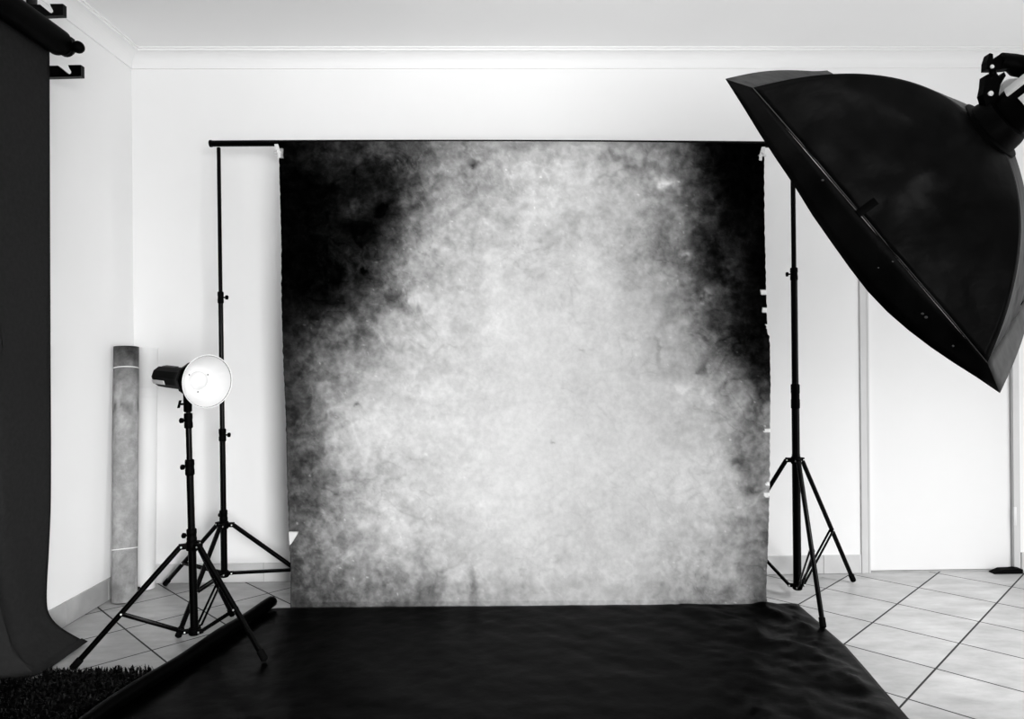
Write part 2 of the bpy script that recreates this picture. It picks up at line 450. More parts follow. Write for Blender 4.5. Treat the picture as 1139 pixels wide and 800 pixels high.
RE = [(157, 850), (200, 850), (254, 850.5), (315, 852), (372, 853.5), (374, 856), (420, 857), (542, 856), (600, 854.5), (650, 852.5), (664, 852.5), (678, 855)]
NU, NV = 400, 390
KCAN = 1.09
def canvas_pt(u, v):
    pt = 157.8 if u < .2 else 157.2
    py = (157.9*(1-u)+159.8*u-1.6*math.sin(PI*u))*(1-v)+(677.5*(1-u)+674.2*u)*v
    l, r = interp(LE, py), interp(RE, py)
    l += .7*noise.noise((py*.16, 0, 3))*(.3 if v > .97 else 1); r += .8*noise.noise((py*.16, 9, 3))*(.3 if v > .97 else 1)
    px = l+(r-l)*u
    dfl = H/-ray(px, 677.5*(1-u)+674.2*u).z+.008
    w = min(1, v/.03)
    d = 3.336*(1-v)+dfl*v
    wr = .006*fbm((u*5, v*5, 1), 3)+.003*noise.noise((u*9, v*30, 4))*math.exp(-((v-.10)/.12)**2)
    d += wr*w*min(1, (1-v)/.05)
    d -= .03*math.sin(PI*min(1, v*1.0))*0
    p = P(px, py, d)
    if p.z < .0015: p.z = .0015
    return p
bm = B(); grid(bm, NU, NV, canvas_pt)
root = thing('canvas_backdrop', (0, 3.30, 0), 'large hand-painted mottled canvas backdrop, pale centre and black upper corners, hanging from the crossbar', 'backdrop')
can = obj('canvas', bm, M_CANVAS, root)
def ridge(p, o=3):
    s = 0; a = 1; p = V(p)
    for _ in range(o):
        s += a*(1-abs(noise.noise(p))*2.2); a *= .5; p *= 2.1
    return s/1.75
MARKS = [  # u, v, radius u, radius v, delta: blotches brushed on the canvas
 (.235, .335, .022, .016, -55), (.262, .340, .010, .010, 45), (.26, .555, .022, .014, -22), (.145, .565, .005, .005, -110), (.215, .145, .022, .022, -40),
 (.175, .19, .035, .03, -25), (.16, .14, .03, .022, 25), (.84, .24, .012, .010, 70), (.875, .325, .014, .010, 80), (.80, .085, .03, .010, 45),
 (.405, .045, .012, .010, -60), (.49, .012, .03, .008, -55), (.86, .49, .012, .012, -60), (.94, .69, .02, .016, -60), (.96, .75, .015, .012, -60),
 (.955, .60, .02, .014, -30), (.385, .955, .008, .045, -50), (.295, .965, .02, .03, -50), (.77, .45, .006, .03, -40), (.785, .21, .018, .05, -22),
 (.93, .28, .03, .05, 22), (.82, .53, .02, .008, 22), (.98, .93, .02, .05, -30), (.55, .64, .004, .004, -60), (.61, .45, .004, .004, -70),
 (.12, .29, .012, .02, -25), (.17, .285, .008, .008, -60), (.55, .0, .3, .006, -20), (.60, .95, .03, .015, -18), (.68, .96, .03, .012, -14)]
def canvas_col(i, co):
    u = (i % (NU+1))/NU; v = (i//(NU+1))/NV
    q = (u*2.0, v*1.95, 0)
    wu = u+.055*fbm((q[0]*2.2, q[1]*2.2, 5), 4)+.014*noise.noise((q[0]*14, q[1]*14, 2)); wv = v+.055*fbm((q[0]*2.2, q[1]*2.2, 11), 4)+.014*noise.noise((q[0]*14, q[1]*14, 8))
    g = gsample(wu, wv)
    edge = max(0, 1-(g/225))
    mid = 4*max(0, min(1, g/230))*(1-max(0, min(1, g/230)))
    n1 = fbm((q[0]*4, q[1]*4, 21), 5); n2 = fbm((q[0]*13, q[1]*13, 31), 4); n3 = fbm((q[0]*38, q[1]*38, 41), 3)
    sp = lambda n: math.copysign(abs(n)**.75, n)
    g += sp(n1)*(3.5+22*mid)+sp(n2)*(3+20*mid)+sp(n3)*(1.5+16*mid)
    wx = .10*n1; wy = .10*fbm((q[0]*4, q[1]*4, 61), 4)
    for sc_, am, zz3 in ((2.6, 14, 50), (5.2, 16, 57), (10.5, 17, 63), (17, 15, 68)):
        nn_ = noise.noise(((q[0]+wx)*sc_, (q[1]+wy)*sc_*1.15, zz3)); mk = noise.noise((q[0]*3.1, q[1]*3.1, zz3+3))
        g -= am*math.exp(-(nn_/.035)**2)*max(0, min(1, mk*2.5))*(.35+.9*mid)
        g += am*.9*math.exp(-((nn_-.09)/.03)**2)*max(0, min(1, -mk*2.5))*(.12+1.0*mid)
    # fine brush dabs and flecks
    dk = noise.noise((q[0]*24, q[1]*24, 77)); g -= 60*max(0, dk-.55)*(.3+mid)
    fk = noise.noise((q[0]*70, q[1]*70, 87)); g += 260*max(0, fk-.60)*mid-80*max(0, -fk-.70)
    # creases close under the bar
    if v < .2: g -= max(0, ridge((q[0]*5, q[1]*9, 90), 2)-.78)*90*math.exp(-(v/.09)**2)*.6
    fm2 = fbm((q[0]*13, q[1]*13, 35), 3)
    for mu, mv, ru, rv, dl in MARKS:
        e = ((u-mu+.010*n2+.006*n3)/ru)**2+((v-mv+.010*fm2-.006*n3)/rv)**2
        if e < 6: g += dl*math.exp(-e)*(1+.9*n2+.6*n3)
    # chipped white edges
    if u > .985:
        for cv in (.322, .360, .395, .62, .735, .76):
            if abs(v-cv-.004*n2) < .0045 and u > .991-.012*n3: g = 225
    if u < .010 and (abs(v-.025) < .01): g = 150
    if v > .985: g -= 12
    g = max(2, min(236, g))
    return lin(g)*KCAN
paint(can, canvas_col)
md = can.modifiers.new('s', 'SOLIDIFY'); md.thickness = .0015; md.offset = 0
# folded-back white corner low on the left edge
bm = B(); fp = [(321, 592), (331.5, 592), (329, 597), (324.5, 604), (322, 607)]
dd = 3.263
f0 = [bm.verts.new(P(x, y, dd)) for x, y in fp]; f1 = [bm.verts.new(P(x, y, dd)+V((0, .012, 0))) for x, y in fp]
bm.faces.new(f0); bm.faces.new(f1[::-1])
for k in range(len(fp)): bm.faces.new((f0[k], f0[(k+1) % 5], f1[(k+1) % 5], f1[k]))
fo = obj('folded_corner', bm, M_WHITEP, root, smooth=False); fo['label'] = 'white folded-back bit of canvas edge'

# spring clamps at the two upper corners
def clamp(px, py, d, sx, label):
    c = P(px, py, d); root = thing('spring_clamp', c, label, 'clamp', 'clamps at the canvas corners')
    X = V((sx, 0, 0)); Z = V((0, 0, 1)); Y = V((0, 1, 0))
    bm = B(); prism(bm, [(-.012, -.012), (.018, -.012), (.026, -.006), (.016, -.002), (-.012, -.002)], c-Y*.018, X, Z, Y, .014); obj('jaw', bm, M_CHROME, root, angle=30)
    bm = B(); prism(bm, [(-.006, .030), (.010, .030), (.022, -.012), (.022, -.032), (.010, -.034), (.008, -.012), (-.004, .010)], c-Y*.026, X, Z, Y, .006); obj('handle', bm, M_WHITEP, root, angle=30)
    bm = B(); tube(bm, c-Y*.034+X*.004+Z*.0, c-Y*.006+X*.004, .0055, n=12); obj('pivot', bm, M_CHROME, root)
clamp(309, 169.5, 3.345, 1, 'small silver clamp on the left edge of the mottled canvas just under the crossbar')
clamp(847.5, 172.5, 3.34, -1, 'small silver clamp on the right edge of the mottled canvas, by the softbox tip')

# ------------------------------------------------------------------ black sheet on the floor
Y0, Y1 = .75, 3.268
def xl(y): return interp([(.7, -1.50), (1.6, -1.37), (2.27, -1.30), (2.613, -1.225), (3.0, -1.150), (3.27, -1.105)], y)
def xr(y): return interp([(.7, 1.16), (2.23, 1.223), (2.786, 1.288), (3.27, 1.292)], y)+.004*noise.noise((y*6, 1, 1))
bm = B(); rows = []
NY, NX, NC = 170, 170, 16
for j in range(NY+1):
    y = Y0+(Y1-Y0)*j/NY; row = []
    a0, a1 = xl(y), xr(y)
    rc = .030*(1+.15*noise.noise((y*4, 0, 0)))*min(1.0, .55+.45*(y-1.2)/1.2 if y > 1.2 else .55)
    for k in range(NC):                               # rolled-up left edge, spiralling inwards
        a = -PI/2-(1.75-1.75*k/NC)*2*PI*.85
        rad = rc*(1-.35*(1-k/NC))
        row.append(V((a0+rad*math.cos(a)*1.0, y, rc+.004+rad*math.sin(a))))
    for i in range(NX+1):
        u = i/NX; x = a0+(a1-a0)*u
        big = fbm((x*2.2, y*2.2, 3), 3); dia = x*.75+y*.66
        wr = .0035*ridge((x*3.0+y*2.2+.4*big, (x-y)*.7, 6), 3)+.0022*fbm((x*9, y*9, 2), 3)
        wr *= 1+3.2*max(0, (x-.55)/.75)
        e = min(1, (1-u)/.03, (Y1-y)/.03+.25, i/6+.0)
        z = .0035+max(0, wr+.0035)*max(0, e)*1.3
        if x > .75: z += max(0, e)*.016*max(0, noise.noise((x*4.2+y*2.9, (y-x)*.9, 7)))
        row.append(V((x, y, z)))
    rows.append(row)
vs = [[bm.verts.new(p) for p in r] for r in rows]
for j in range(NY):
    for i in range(len(vs[0])-1): bm.faces.new((vs[j][i], vs[j][i+1], vs[j+1][i+1], vs[j+1][i]))
sheet = obj('floor_sheet', bm, M_SHEET, None, loc=(0, 2, 0))
tag(sheet, 'wide crumpled black sheet on the tiles before the canvas, left edge rolled up', 'sheet')
md = sheet.modifiers.new('s', 'SOLIDIFY'); md.thickness = .0018; md.offset = 0

# ------------------------------------------------------------------ flash head with white reflector on its stand
sb = P(216.3, 705, 2.82); st = P(208.8, 441, 2.82)
S = 2.82
tripod('light_stand', 'black tripod light stand under the white-dish flash head, legs over the dark tiles', None,
       sb, st, zz(212.5, 607, S), [FL(81.5, 747), (-.929, 2.66, .012), (-1.248, 3.17, 0)],
       [(sb.z, zz(213, 604, S), .0150), (zz(213, 606, S), zz(210, 519, S), .0135), (zz(210, 521, S), zz(209, 467, S), .0112), (zz(209, 468, S), st.z, .0088)],
       [(zz(212.7, 596, S), .055, .0190, 3.1), (zz(210.2, 520, S), .062, .0175, 3.0), (zz(209.3, 468, S), .060, .0160, 3.0)], 0)
axd = V((.81, -.585, -.055)).normalized()
dc = P(230.8, 424.5, 2.72)                          # centre of the rim
root = thing('flash_head', st, 'black studio flash head with open white dish reflector, on the stand left of the canvas', 'studio flash')
R0, DEP = .0995, .070
def dish_prof(r0, dep, base):                       # from base to rim
    out = []
    for k in range(15):
        t = k/14; out.append((-dep*(1-t), base+(r0-base)*(t**.62)))
    return out
inn = dish_prof(R0-.0015, DEP, .046)
bm = B(); lathe(bm, dc, axd, [(-DEP+.001, .012), (-DEP+.001, .046)]+inn, 40, cap0=True, cap1=False)
ln = obj('reflector_lining', bm, M_WHITEM, root, angle=60); ln['label'] = 'white inside of the reflector dish'
out = dish_prof(R0, DEP, .050)
bm = B(); lathe(bm, dc, axd, [(-DEP-.03, .060), (-DEP-.012, .062), (-DEP, .064)]+[(q_, max(r_, .064+.0*q_)) for q_, r_ in out]+[(.002, R0+.002), (.003, R0), (.001, R0-.002)], 40, cap0=False, cap1=False)
obj('reflector_shell', bm, M_BLACK, root, angle=60)
bm = B(); x, y, d = frame_of(axd); sweep(bm, [dc+axd*.002+(x*math.cos(2*PI*k/48)+y*math.sin(2*PI*k/48))*(R0+.0012) for k in range(48)], .0022, 8, closed=True)
obj('rim', bm, M_WHITEM, root)
bm = B(); lathe(bm, dc-axd*DEP, axd, [(0, .036), (.010, .036), (.020, .032), (.027, .020), (.030, .004)], 28, cap0=False)
obj('glass_dome', bm, M_WHITEP, root)
for k in range(3):
    a = 2*PI*k/3+.5; bm = B(); ball(bm, dc-axd*(DEP-.008)+(x*math.cos(a)+y*math.sin(a))*.044, .0030, 8)
    obj('screw', bm, M_PIPE, root)
bm = B()
lathe(bm, dc-axd*DEP, -axd, [(.004, .040), (.012, .072), (.030, .070), (.050, .058), (.075, .047), (.100, .044), (.20, .044), (.262, .042), (.270, .036), (.272, .02)], 10, up=(0, 0, 1))
obj('housing', bm, M_BLACKP, root, angle=25)
lx = V((0, 0, 1)).cross(axd).normalized()
nrm = (V((-.62, -.78, 0))).normalized()
uu = axd.cross(nrm).normalized(); nn = uu.cross(axd)
if uu.z < 0: uu = -uu
bc = dc-axd*(DEP+.215)
bm = B(); q = (nn*.88-uu*.47).normalized(); qt = axd.cross(q); obox(bm, bc+q*.0425, axd, qt, q, .045, .009, .0025, .001)
o = obj('label_strip', bm, M_WHITEP, root); o['label'] = 'pale strip along the lower side of the housing'
bm = B(); q = (nn*.15+uu*.98).normalized(); qt = axd.cross(q); obox(bm, bc+axd*.03+q*.0425, axd, qt, q, .045, .010, .003, .001)
obj('control_panel', bm, M_PIPE, root)
# tilting mount
mc = P(208.9, 436, S)
bm = B(); lathe(bm, st-V((0, 0, .062)), (0, 0, 1), [(0, .012), (.004, .0155), (.077, .0165), (.082, .013)], 16)
obox(bm, mc+V((0, 0, .012)), axd, lx, (0, 0, 1), .016, .012, .034, .003)
obj('mount', bm, M_BLACKP, root)
kd = V((-.93, -.36, 0)).normalized()
bm = B(); tube(bm, st+V((0, 0, -.030)), st+kd*.028+V((0, 0, -.030)), .0045, n=10)
obox(bm, st+kd*.030+V((0, 0, -.030)), kd, kd.cross(V((0, 0, 1))), V((.25, 0, 1)), .005, .005, .016, .002)
obj('tilt_knob', bm, M_BLACKP, root)

# ------------------------------------------------------------------ rolls leaning in the corner
def canvas_roll():
    b0 = P(138.2, 664, 3.40); b0.z = .002
    t0 = P(140.3, 386, 3.50)
    root = thing('canvas_roll', b0, 'tall rolled-up grey mottled canvas leaning in the left corner', 'rolled backdrop')
    r = .0525; ax_ = t0-b0; L = ax_.length; x, y, d = frame_of(ax_)
    bm = B(); n = 36; m = 60; rings = []
    for j in range(m+1):
        s = L*j/m
        ring = []
        for k in range(n):
            a = 2*PI*k/n; rr = r*(1+.02*noise.noise((math.cos(a), math.sin(a), s*3)))+.004*(k/n)
            ring.append(bm.verts.new(b0+d*s+(x*math.cos(a+2.4)+y*math.sin(a+2.4))*rr))
        rings.append(ring)
    for a, b in zip(rings, rings[1:]):
        for k in range(n): bm.faces.new((a[k], a[(k+1) % n], b[(k+1) % n], b[k]))
    for ring, s in ((rings[0], 0), (rings[-1], L)):         # hollow spiral ends
        c = [bm.verts.new(v.co.lerp(b0+d*s, .35)) for v in ring]; dn_ = [bm.verts.new(v.co+d*(.05 if s == 0 else -.05)) for v in c]
        for k in range(n):
            bm.faces.new((ring[k], ring[(k+1) % n], c[(k+1) % n], c[k])); bm.faces.new((c[k], c[(k+1) % n], dn_[(k+1) % n], dn_[k]))
        bm.faces.new(dn_)
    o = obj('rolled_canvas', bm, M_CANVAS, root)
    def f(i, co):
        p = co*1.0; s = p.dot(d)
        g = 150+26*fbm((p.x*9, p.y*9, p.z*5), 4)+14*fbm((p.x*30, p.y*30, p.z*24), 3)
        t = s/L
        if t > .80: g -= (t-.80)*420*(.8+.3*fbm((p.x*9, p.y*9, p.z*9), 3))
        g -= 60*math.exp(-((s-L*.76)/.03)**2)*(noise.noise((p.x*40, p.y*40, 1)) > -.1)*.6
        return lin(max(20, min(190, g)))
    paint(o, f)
    for t, tl in ((.912, .10), (.20, .12)):
        bm = B(); sweep(bm, [b0+d*(L*t+tl*.06*math.sin(2*PI*k/32+1))+(x*math.cos(2*PI*k/32)+y*math.sin(2*PI*k/32))*(r+.0045) for k in range(32)], .0026, 8, closed=True)
        obj('tie_string', bm, M_STRING, root)
canvas_roll()
b0 = V((-1.845, 3.585, .002)); t0 = V((-1.838, YW(-1.84)-.050, 1.205))
root = thing('paper_roll', b0, 'white paper roll standing in the corner right of the grey canvas roll', 'paper roll')
L = (t0-b0).length
bm = B(); lathe(bm, b0, t0-b0, [(.05, .024), (.0, .024), (0, .044), (.004, .046), (L-.004, .046), (L, .044), (L, .024), (L-.05, .024)], 32); obj('rolled_paper', bm, M_WROLL, root)
bm = B()
for s in (L*.79, L*.83):
    lathe(bm, b0+(t0-b0)*(s/L), t0-b0, [(0, .0463), (.0, .0468), (.012, .0468), (.012, .0463)], 32, cap0=False, cap1=False)
obj('tape_band', bm, M_DIFF, root)
bm = B(); c0 = V((-1.835, 3.500, 0)); lathe(bm, c0, (0, 0, 1), [(0, .014), (.004, .017), (.018, .017), (.03, .010), (.034, .006)], 14)
tag(obj('rubber_stopper', bm, M_RUB, None, loc=c0), 'small black rubber stopper on the floor between the two corner rolls', 'stopper')

# ------------------------------------------------------------------ wall hooks and charcoal paper on the left
def hook_poly(L, h):     # profile from the wall outwards, slot open at the top near the tip
    pts = [(0, 0), (L, .004), (L, h), (L-.052, h), (L-.049, h-.010), (L-.040, h-.026), (L-.040, h-.033), (L-.046, h-.037), (L-.054, h-.034), (L-.092, h-.002), (0, h-.002)]
    return pts
HY = 2.90
root = thing('wall_hooks', (XL, HY, 2.42), 'black wall bracket of three stacked hooks high on the left wall', 'bracket')
bm = B(); box(bm, (XL, HY-.03, 2.24), (XL+.008, HY+.03, 2.66), .002); obj('wall_plate', bm, M_BLACK, root)
for z, Lh, yy in ((2.283, .208, 0), (2.396, .170, 0), (2.520, .150, -.02)):
    bm = B(); prism(bm, hook_poly(Lh, .050), (XL, HY+yy, z), (1, 0, 0), (0, 0, 1), (0, 1, 0), .024); obj('hook', bm, M_BLACK, root, angle=30)
# paper
RC = V((-1.789, 0, 2.405)); RR = .052; RY1, RY0 = 2.845, .35
root = thing('paper_backdrop', (RC.x, 1.6, 2.405), 'charcoal paper backdrop hanging from the hooks down the left wall, curling out over the floor', 'paper backdrop')
bm = B(); lathe(bm, (RC.x, RY0, RC.z), (0, 1, 0), [(.03, .02), (0, .02), (0, RR), (RY1-RY0, RR), (RY1-RY0, .02), (RY1-RY0-.03, .02)], 40); obj('paper_roll_core', bm, M_BLACKP, root)
bm = B(); lathe(bm, (RC.x, RY1-.02, RC.z), (0, 1, 0), [(0, .024), (.05, .024), (.052, .036), (.075, .036), (.077, .018), (.10, .018)], 20)
e0 = P(87, 52.5, 2.86); ball(bm, e0, .024, 14); tube(bm, V((RC.x, RY1+.07, RC.z)), e0, .016)
obj('roll_plug', bm, M_BLACKP, root)
bm = B(); cc = P(74.5, 55, 2.86); sweep(bm, [cc+V((.013*math.cos(2*PI*k/18), 0, .013*math.sin(2*PI*k/18))) for k in range(18)], .0045, 8, closed=True)
obj('chain_ring', bm, M_BLACKP, root)
pxp = [(55.0, 43), (55.2, 120), (55.5, 200), (55.8, 300), (56.3, 400), (56.6, 480), (56.5, 560), (54.5, 610), (52.3, 648), (52.0, 668), (53.5, 680), (59, 690), (68, 698.5), (80, 706), (91, 712), (97.7, 717)]
prof2 = []
for i, (a, b) in enumerate(pxp):
    d = 2.86+.018*max(0, (b-600)/117)
    p = P(a, b, d); prof2.append((p.x, p.z, d-2.86))
prof2[-1] = (prof2[-1][0], .006, prof2[-1][2])
def pc(t):
    q = t*(len(prof2)-1); i = min(int(q), len(prof2)-2); f = q-i
    c = lambda k: prof2[min(max(k, 0), len(prof2)-1)]
    return tuple(cr4(c(i-1)[m], c(i)[m], c(i+1)[m], c(i+2)[m], f) for m in range(3))
def paper_pt(u, v):
    x, z, dy = pc(v); s = 2.86-RY0
    y = RY0+s*u*(1+0)+dy*u
    bul = .018*math.sin(PI*min(1, u))*math.sin(PI*min(1, v*1.1))*(1+noise.noise((y*2, z*1.3, 3)))
    w = .005*fbm((y*3, z*3, 6), 3)*min(1, v*5)*(1 if v < .55 else 1.6)
    # a soft diagonal dent low down near the far edge
    e = (y-2.62)*.95+(z-.32)*.35
    w -= .022*math.exp(-(e/.035)**2)*math.exp(-((z-.35)/.16)**2)
    w *= min(1, (1-v)/.08)
    c_ = min(1, max(0, (y-2.50)/.10)); c_ = c_*c_*(3-2*c_); xs = -1.843
    if v > .45 or x > xs: x = xs+(x-xs)*c_
    zst = 2.36*(1-v)+.004
    z = zst+(z-zst)*c_ if z < 1.2 else z
    x += (bul+w)*min(1, (1-u)/.05+.1)
    zz_ = max(z+(abs(w)*.5 if z < .1 else 0), .004+.001)
    if u > .9 and v > .93: zz_ += .006*(u-.9)/.1
    return V((max(x, XL+.016), y, zz_))
bm = B(); grid(bm, 110, 90, paper_pt)
ph = obj('hanging_paper', bm, M_PAPER, root)
md = ph.modifiers.new('s', 'SOLIDIFY'); md.thickness = .0012; md.offset = 0

# ------------------------------------------------------------------ shaggy rug
RX0, RX1, RY_0, RY_1 = -1.822, -1.30, 1.45, 2.585
root = thing('shag_rug', ((RX0+RX1)/2, 2.1, 0), 'black shaggy rug on the tiles at the lower left, between charcoal paper and black sheet', 'rug')
def rx1(y): return xl(y)-.045
def rtop(x): return RY_1 if x > -1.685 else 2.505
bm = B(); n = 20
poly = [(RX0, RY_0)]+[(rx1(RY_0+(RY_1-RY_0)*k/n), RY_0+(RY_1-RY_0)*k/n) for k in range(n+1)]+[(-1.685, RY_1), (-1.685, 2.505), (RX0, 2.505)]
prism(bm, poly, (0, 0, .005), (1, 0, 0), (0, 1, 0), (0, 0, 1), .008); obj('backing', bm, M_PILE, root, smooth=False)
bm = B()
for _ in range(14000):
    y = RY_0+.9*0+(RY_1-RY_0)*(random.random()**.75); x = random.uniform(RX0+.01, rx1(y)-.012)
    if y > rtop(x): continue
    a = random.uniform(0, 2*PI); ln_ = random.uniform(.022, .042)*(1+.35*noise.noise((x*16, y*16, 0))); w = random.uniform(.0018, .0034)
    lean = random.uniform(.2, 1.2); d = V((math.cos(a), math.sin(a), 0)); s = V((-d.y, d.x, 0))*w
    p0 = V((x, y, .006)); p1 = p0+V((0, 0, ln_*.6))+d*ln_*.2*lean; p2 = p0+V((0, 0, ln_*(.95-.25*lean)))+d*ln_*.55*lean
    q = [bm.verts.new(p) for p in (p0-s, p0+s, p1+s*1.1, p1-s*1.1, p2+s*.35, p2-s*.35)]
    bm.faces.new((q[0], q[1], q[2], q[3])); bm.faces.new((q[3], q[2], q[4], q[5]))
o = obj('pile', bm, M_PILE, root, smooth=False); o['kind'] = 'stuff'

# ------------------------------------------------------------------ rubber door wedge
w0 = P(1100, 634, 3.72); 
bm = B(); Yd = YW(2.5)-.035
prism(bm, [(0, 0), (.150, 0), (.150, .022), (.120, .026), (.100, .023), (.045, .022), (.0, .004)], (2.478, Yd, .001), (1, .019, 0), (0, 0, 1), (0, 1, 0), .045)
tag(obj('door_wedge', bm, M_RUB, None, smooth=False, loc=(2.55, Yd, 0)), 'black rubber wedge on the floor at the foot of the white door', 'door wedge')

# ------------------------------------------------------------------ softbox
dA = 1.87; W = .62; Lb = .26; cam0 = V((0, 0, H))
E2 = ray(1329, 20).normalized()
ra, rb_ = ray(838, 98), ray(1098, 403)
dB = dA*E2.dot(ra)/E2.dot(rb_)                   # near edge square to the depth edge
A = cam0+ra*dA; Bp = cam0+rb_*dB; e1 = Bp-A; nAB = e1.length; e1.normalize()
AX = -e1.cross(E2); AX.normalize()
Nn = (A+Bp)/2; cen = Nn+E2*(W/2); Rp = cen-AX*Lb; Cc = A+E2*W; Dc = Bp+E2*W
root = thing('softbox', (Rp.x, Rp.y, Rp.z), 'large black softbox tilted down to the left, upper right, seen from its side', 'softbox')
corners = [A, Bp, Dc, Cc]
RINGR = .085
def rod(c, t, bow):
    rad = (c-cen).normalized(); r0 = Rp+rad*RINGR
    ch = (c-r0); per = (ch-ch.normalized()*0); out_ = (rad-ch.normalized()*rad.dot(ch.normalized())); out_.normalize()
    return r0+ch*t+out_*(bow*4*t*(1-t)*(1-.25*(t-.5)))
BOW = {0: .067, 1: .050, 2: .02, 3: .020}
def panel_pt(i, j, t, s, sag):
    p = rod(corners[i], t, BOW[i]).lerp(rod(corners[j], t, BOW[j]), s)
    mid_ = (corners[i]+corners[j])/2; inw = (cen-mid_).normalized()
    k = 4*s*(1-s)*t
    wr = .011*fbm((s*4+i*3, t*4, 9), 4)*k*1.2
    # crease running from the tab towards the ring
    cre = .010*math.exp(-((s-.5)/.05)**2)*math.sin(PI*t)*(1 if sag > 0 else 0)
    return p+inw*(sag*k*math.sin(PI*min(1, t*.9))+wr-cre)
for i, j, sag in ((0, 1, .022), (1, 2, .0), (2, 3, .012), (3, 0, .0)):
    bm = B(); grid(bm, 48, 40, lambda s, t: panel_pt(i, j, t, s, sag))
    o = obj('side_panel', bm, M_BOX, root, angle=80); md = o.modifiers.new('s', 'SOLIDIFY'); md.thickness = .002; md.offset = 0
# lip in front of the seam: bowed edge, corners pulled out by the rods
lipn = [(807, 88), (826, 118), (845, 149), (864, 178), (883, 206), (904, 240), (925, 270), (945, 298), (965, 324), (987, 347), (1010, 367), (1035, 386), (1060, 403), (1087, 420), (1112, 437)]
lip0 = []
for k, (a, b) in enumerate(lipn):
    t = k/(len(lipn)-1); base = A.lerp(Bp, t)+AX*(.03+.06*math.sin(PI*t))
    lip0.append(P(a, b, base.y-.0))
def far_lip(p): # mirror of the near lip on the far side
    q = p-cen; return cen+q-E2*(2*q.dot(E2))
lip2 = [(Cc.lerp(Dc, k/(len(lip0)-1))+AX*.03).lerp(far_lip(p), .45) for k, p in enumerate(lip0)]
def lip_strip(base_pts, edge_pts, nm='front_lip', mt=None):
    bm = B(); n = len(base_pts)
    rows = []
    for r in range(5):
        f = r/4; rows.append([bm.verts.new(b.lerp(e, f)+AX*(.0)*f) for b, e in zip(base_pts, edge_pts)])
    for a, b in zip(rows, rows[1:]):
        for k in range(n-1): bm.faces.new((a[k], a[k+1], b[k+1], b[k]))
    o = obj(nm, bm, mt or M_BOX, root, angle=80); md = o.modifiers.new('s', 'SOLIDIFY'); md.thickness = .002; md.offset = 0
    return o
m_ = len(lipn)
seamAB = [panel_pt(0, 1, 1, k/(m_-1), .022) for k in range(m_)]; seamDC = [panel_pt(3, 2, 1, k/(m_-1), .012) for k in range(m_)]
lip_strip(seamAB, lip0); lip_strip(seamDC, lip2)
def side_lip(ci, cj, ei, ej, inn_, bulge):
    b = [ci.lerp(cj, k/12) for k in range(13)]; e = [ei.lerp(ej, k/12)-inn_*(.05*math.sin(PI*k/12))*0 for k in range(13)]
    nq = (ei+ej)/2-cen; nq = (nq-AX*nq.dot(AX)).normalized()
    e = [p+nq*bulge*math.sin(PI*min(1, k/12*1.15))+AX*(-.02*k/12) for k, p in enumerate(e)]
    lip_strip(b, e, mt=M_LIP_LIT)['label'] = 'short end of the front lip, coloured lighter as if lit'
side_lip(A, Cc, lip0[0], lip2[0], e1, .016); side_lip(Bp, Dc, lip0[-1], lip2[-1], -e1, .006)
bm = B(); grid(bm, 12, 12, lambda s, t: A.lerp(Bp, s).lerp(Cc.lerp(Dc, s), t)+AX*(.004+.0*s)+(cen-A.lerp(Bp, s).lerp(Cc.lerp(Dc, s), t))*.01)
o = obj('diffuser', bm, M_DIFF, root); o['label'] = 'white diffusion fabric over the open face'
bm = B(); sweep(bm, [p-(cen-Nn).normalized()*.0012 for p in seamAB], .0012, 6); obj('seam_piping', bm, M_PIPE, root)
ms = panel_pt(0, 1, .965, .475, .022); nrm = (Nn-cen).normalized(); back = -AX
bm = B(); tdir = (panel_pt(0, 1, .90, .475, .022)-panel_pt(0, 1, 1, .475, .022)).normalized(); nz = tdir.cross(e1).normalized()
obox(bm, ms+nz*(.003 if nz.dot(nrm) > 0 else -.003), tdir, e1, nz, .026, .010, .003, .001); obj('tab', bm, M_BLACKP, root)
for (a, b, s) in ((915, 200.5, .0028), (1026, 349, .003), (1030, 353, .0036), (1060, 385, .0026), (993, 291, .002), (977, 298, .0018)):
    # flecks where the hook tape of the lip shows
    t = max(0, min(1, ((P(a, b, 1.8)-A).dot(e1))/nAB)); base = A.lerp(Bp, t); bm = B(); ball(bm, P(a, b, base.y+.012)-ray(a, b)*.018, s, 8, (1.3, .6, 1))
    obj('hook_tape_fleck', bm, M_PIPE, root)
bm = B()
lathe(bm, Rp+AX*.03, -AX, [(.012, .05), (.012, RINGR+.004), (.033, RINGR+.003), (.037, .074), (.060, .070), (.075, .064), (.078, .055)], 32); obj('speed_ring', bm, M_BLACKP, root)

# ------------------------------------------------------------------ strobe in the softbox, and its boom stand
BK = -AX
s0 = Rp+BK*.05
root = thing('strobe_head', s0, 'black and silver strobe head plugged into the back of the softbox', 'studio flash')
x, y, d = frame_of(BK)
SR = .058
bm = B(); lathe(bm, s0, BK, [(0, SR*.9), (.02, SR), (.30, SR), (.325, SR*.93), (.33, SR*.5)], 28); obj('housing', bm, M_BLACKP, root, angle=30)
# polished side plates along the housing
tocam = (cam0-s0); tocam = (tocam-BK*tocam.dot(BK)).normalized(); side = BK.cross(tocam).normalized()
if side.z < 0: side = -side
for ang_, wd, a0, a1 in ((.15, .014, .045, .31), (1.05, .016, .03, .20)):
    q = (tocam*math.cos(ang_)+side*math.sin(ang_)); qt = BK.cross(q)
    bm = B(); obox(bm, s0+BK*(a0+a1)/2+q*(SR-.001), BK, qt, q, (a1-a0)/2, wd, .004, .001); o = obj('side_plate', bm, M_WHITEM, root); o['label'] = 'bright silver plate on the housing'
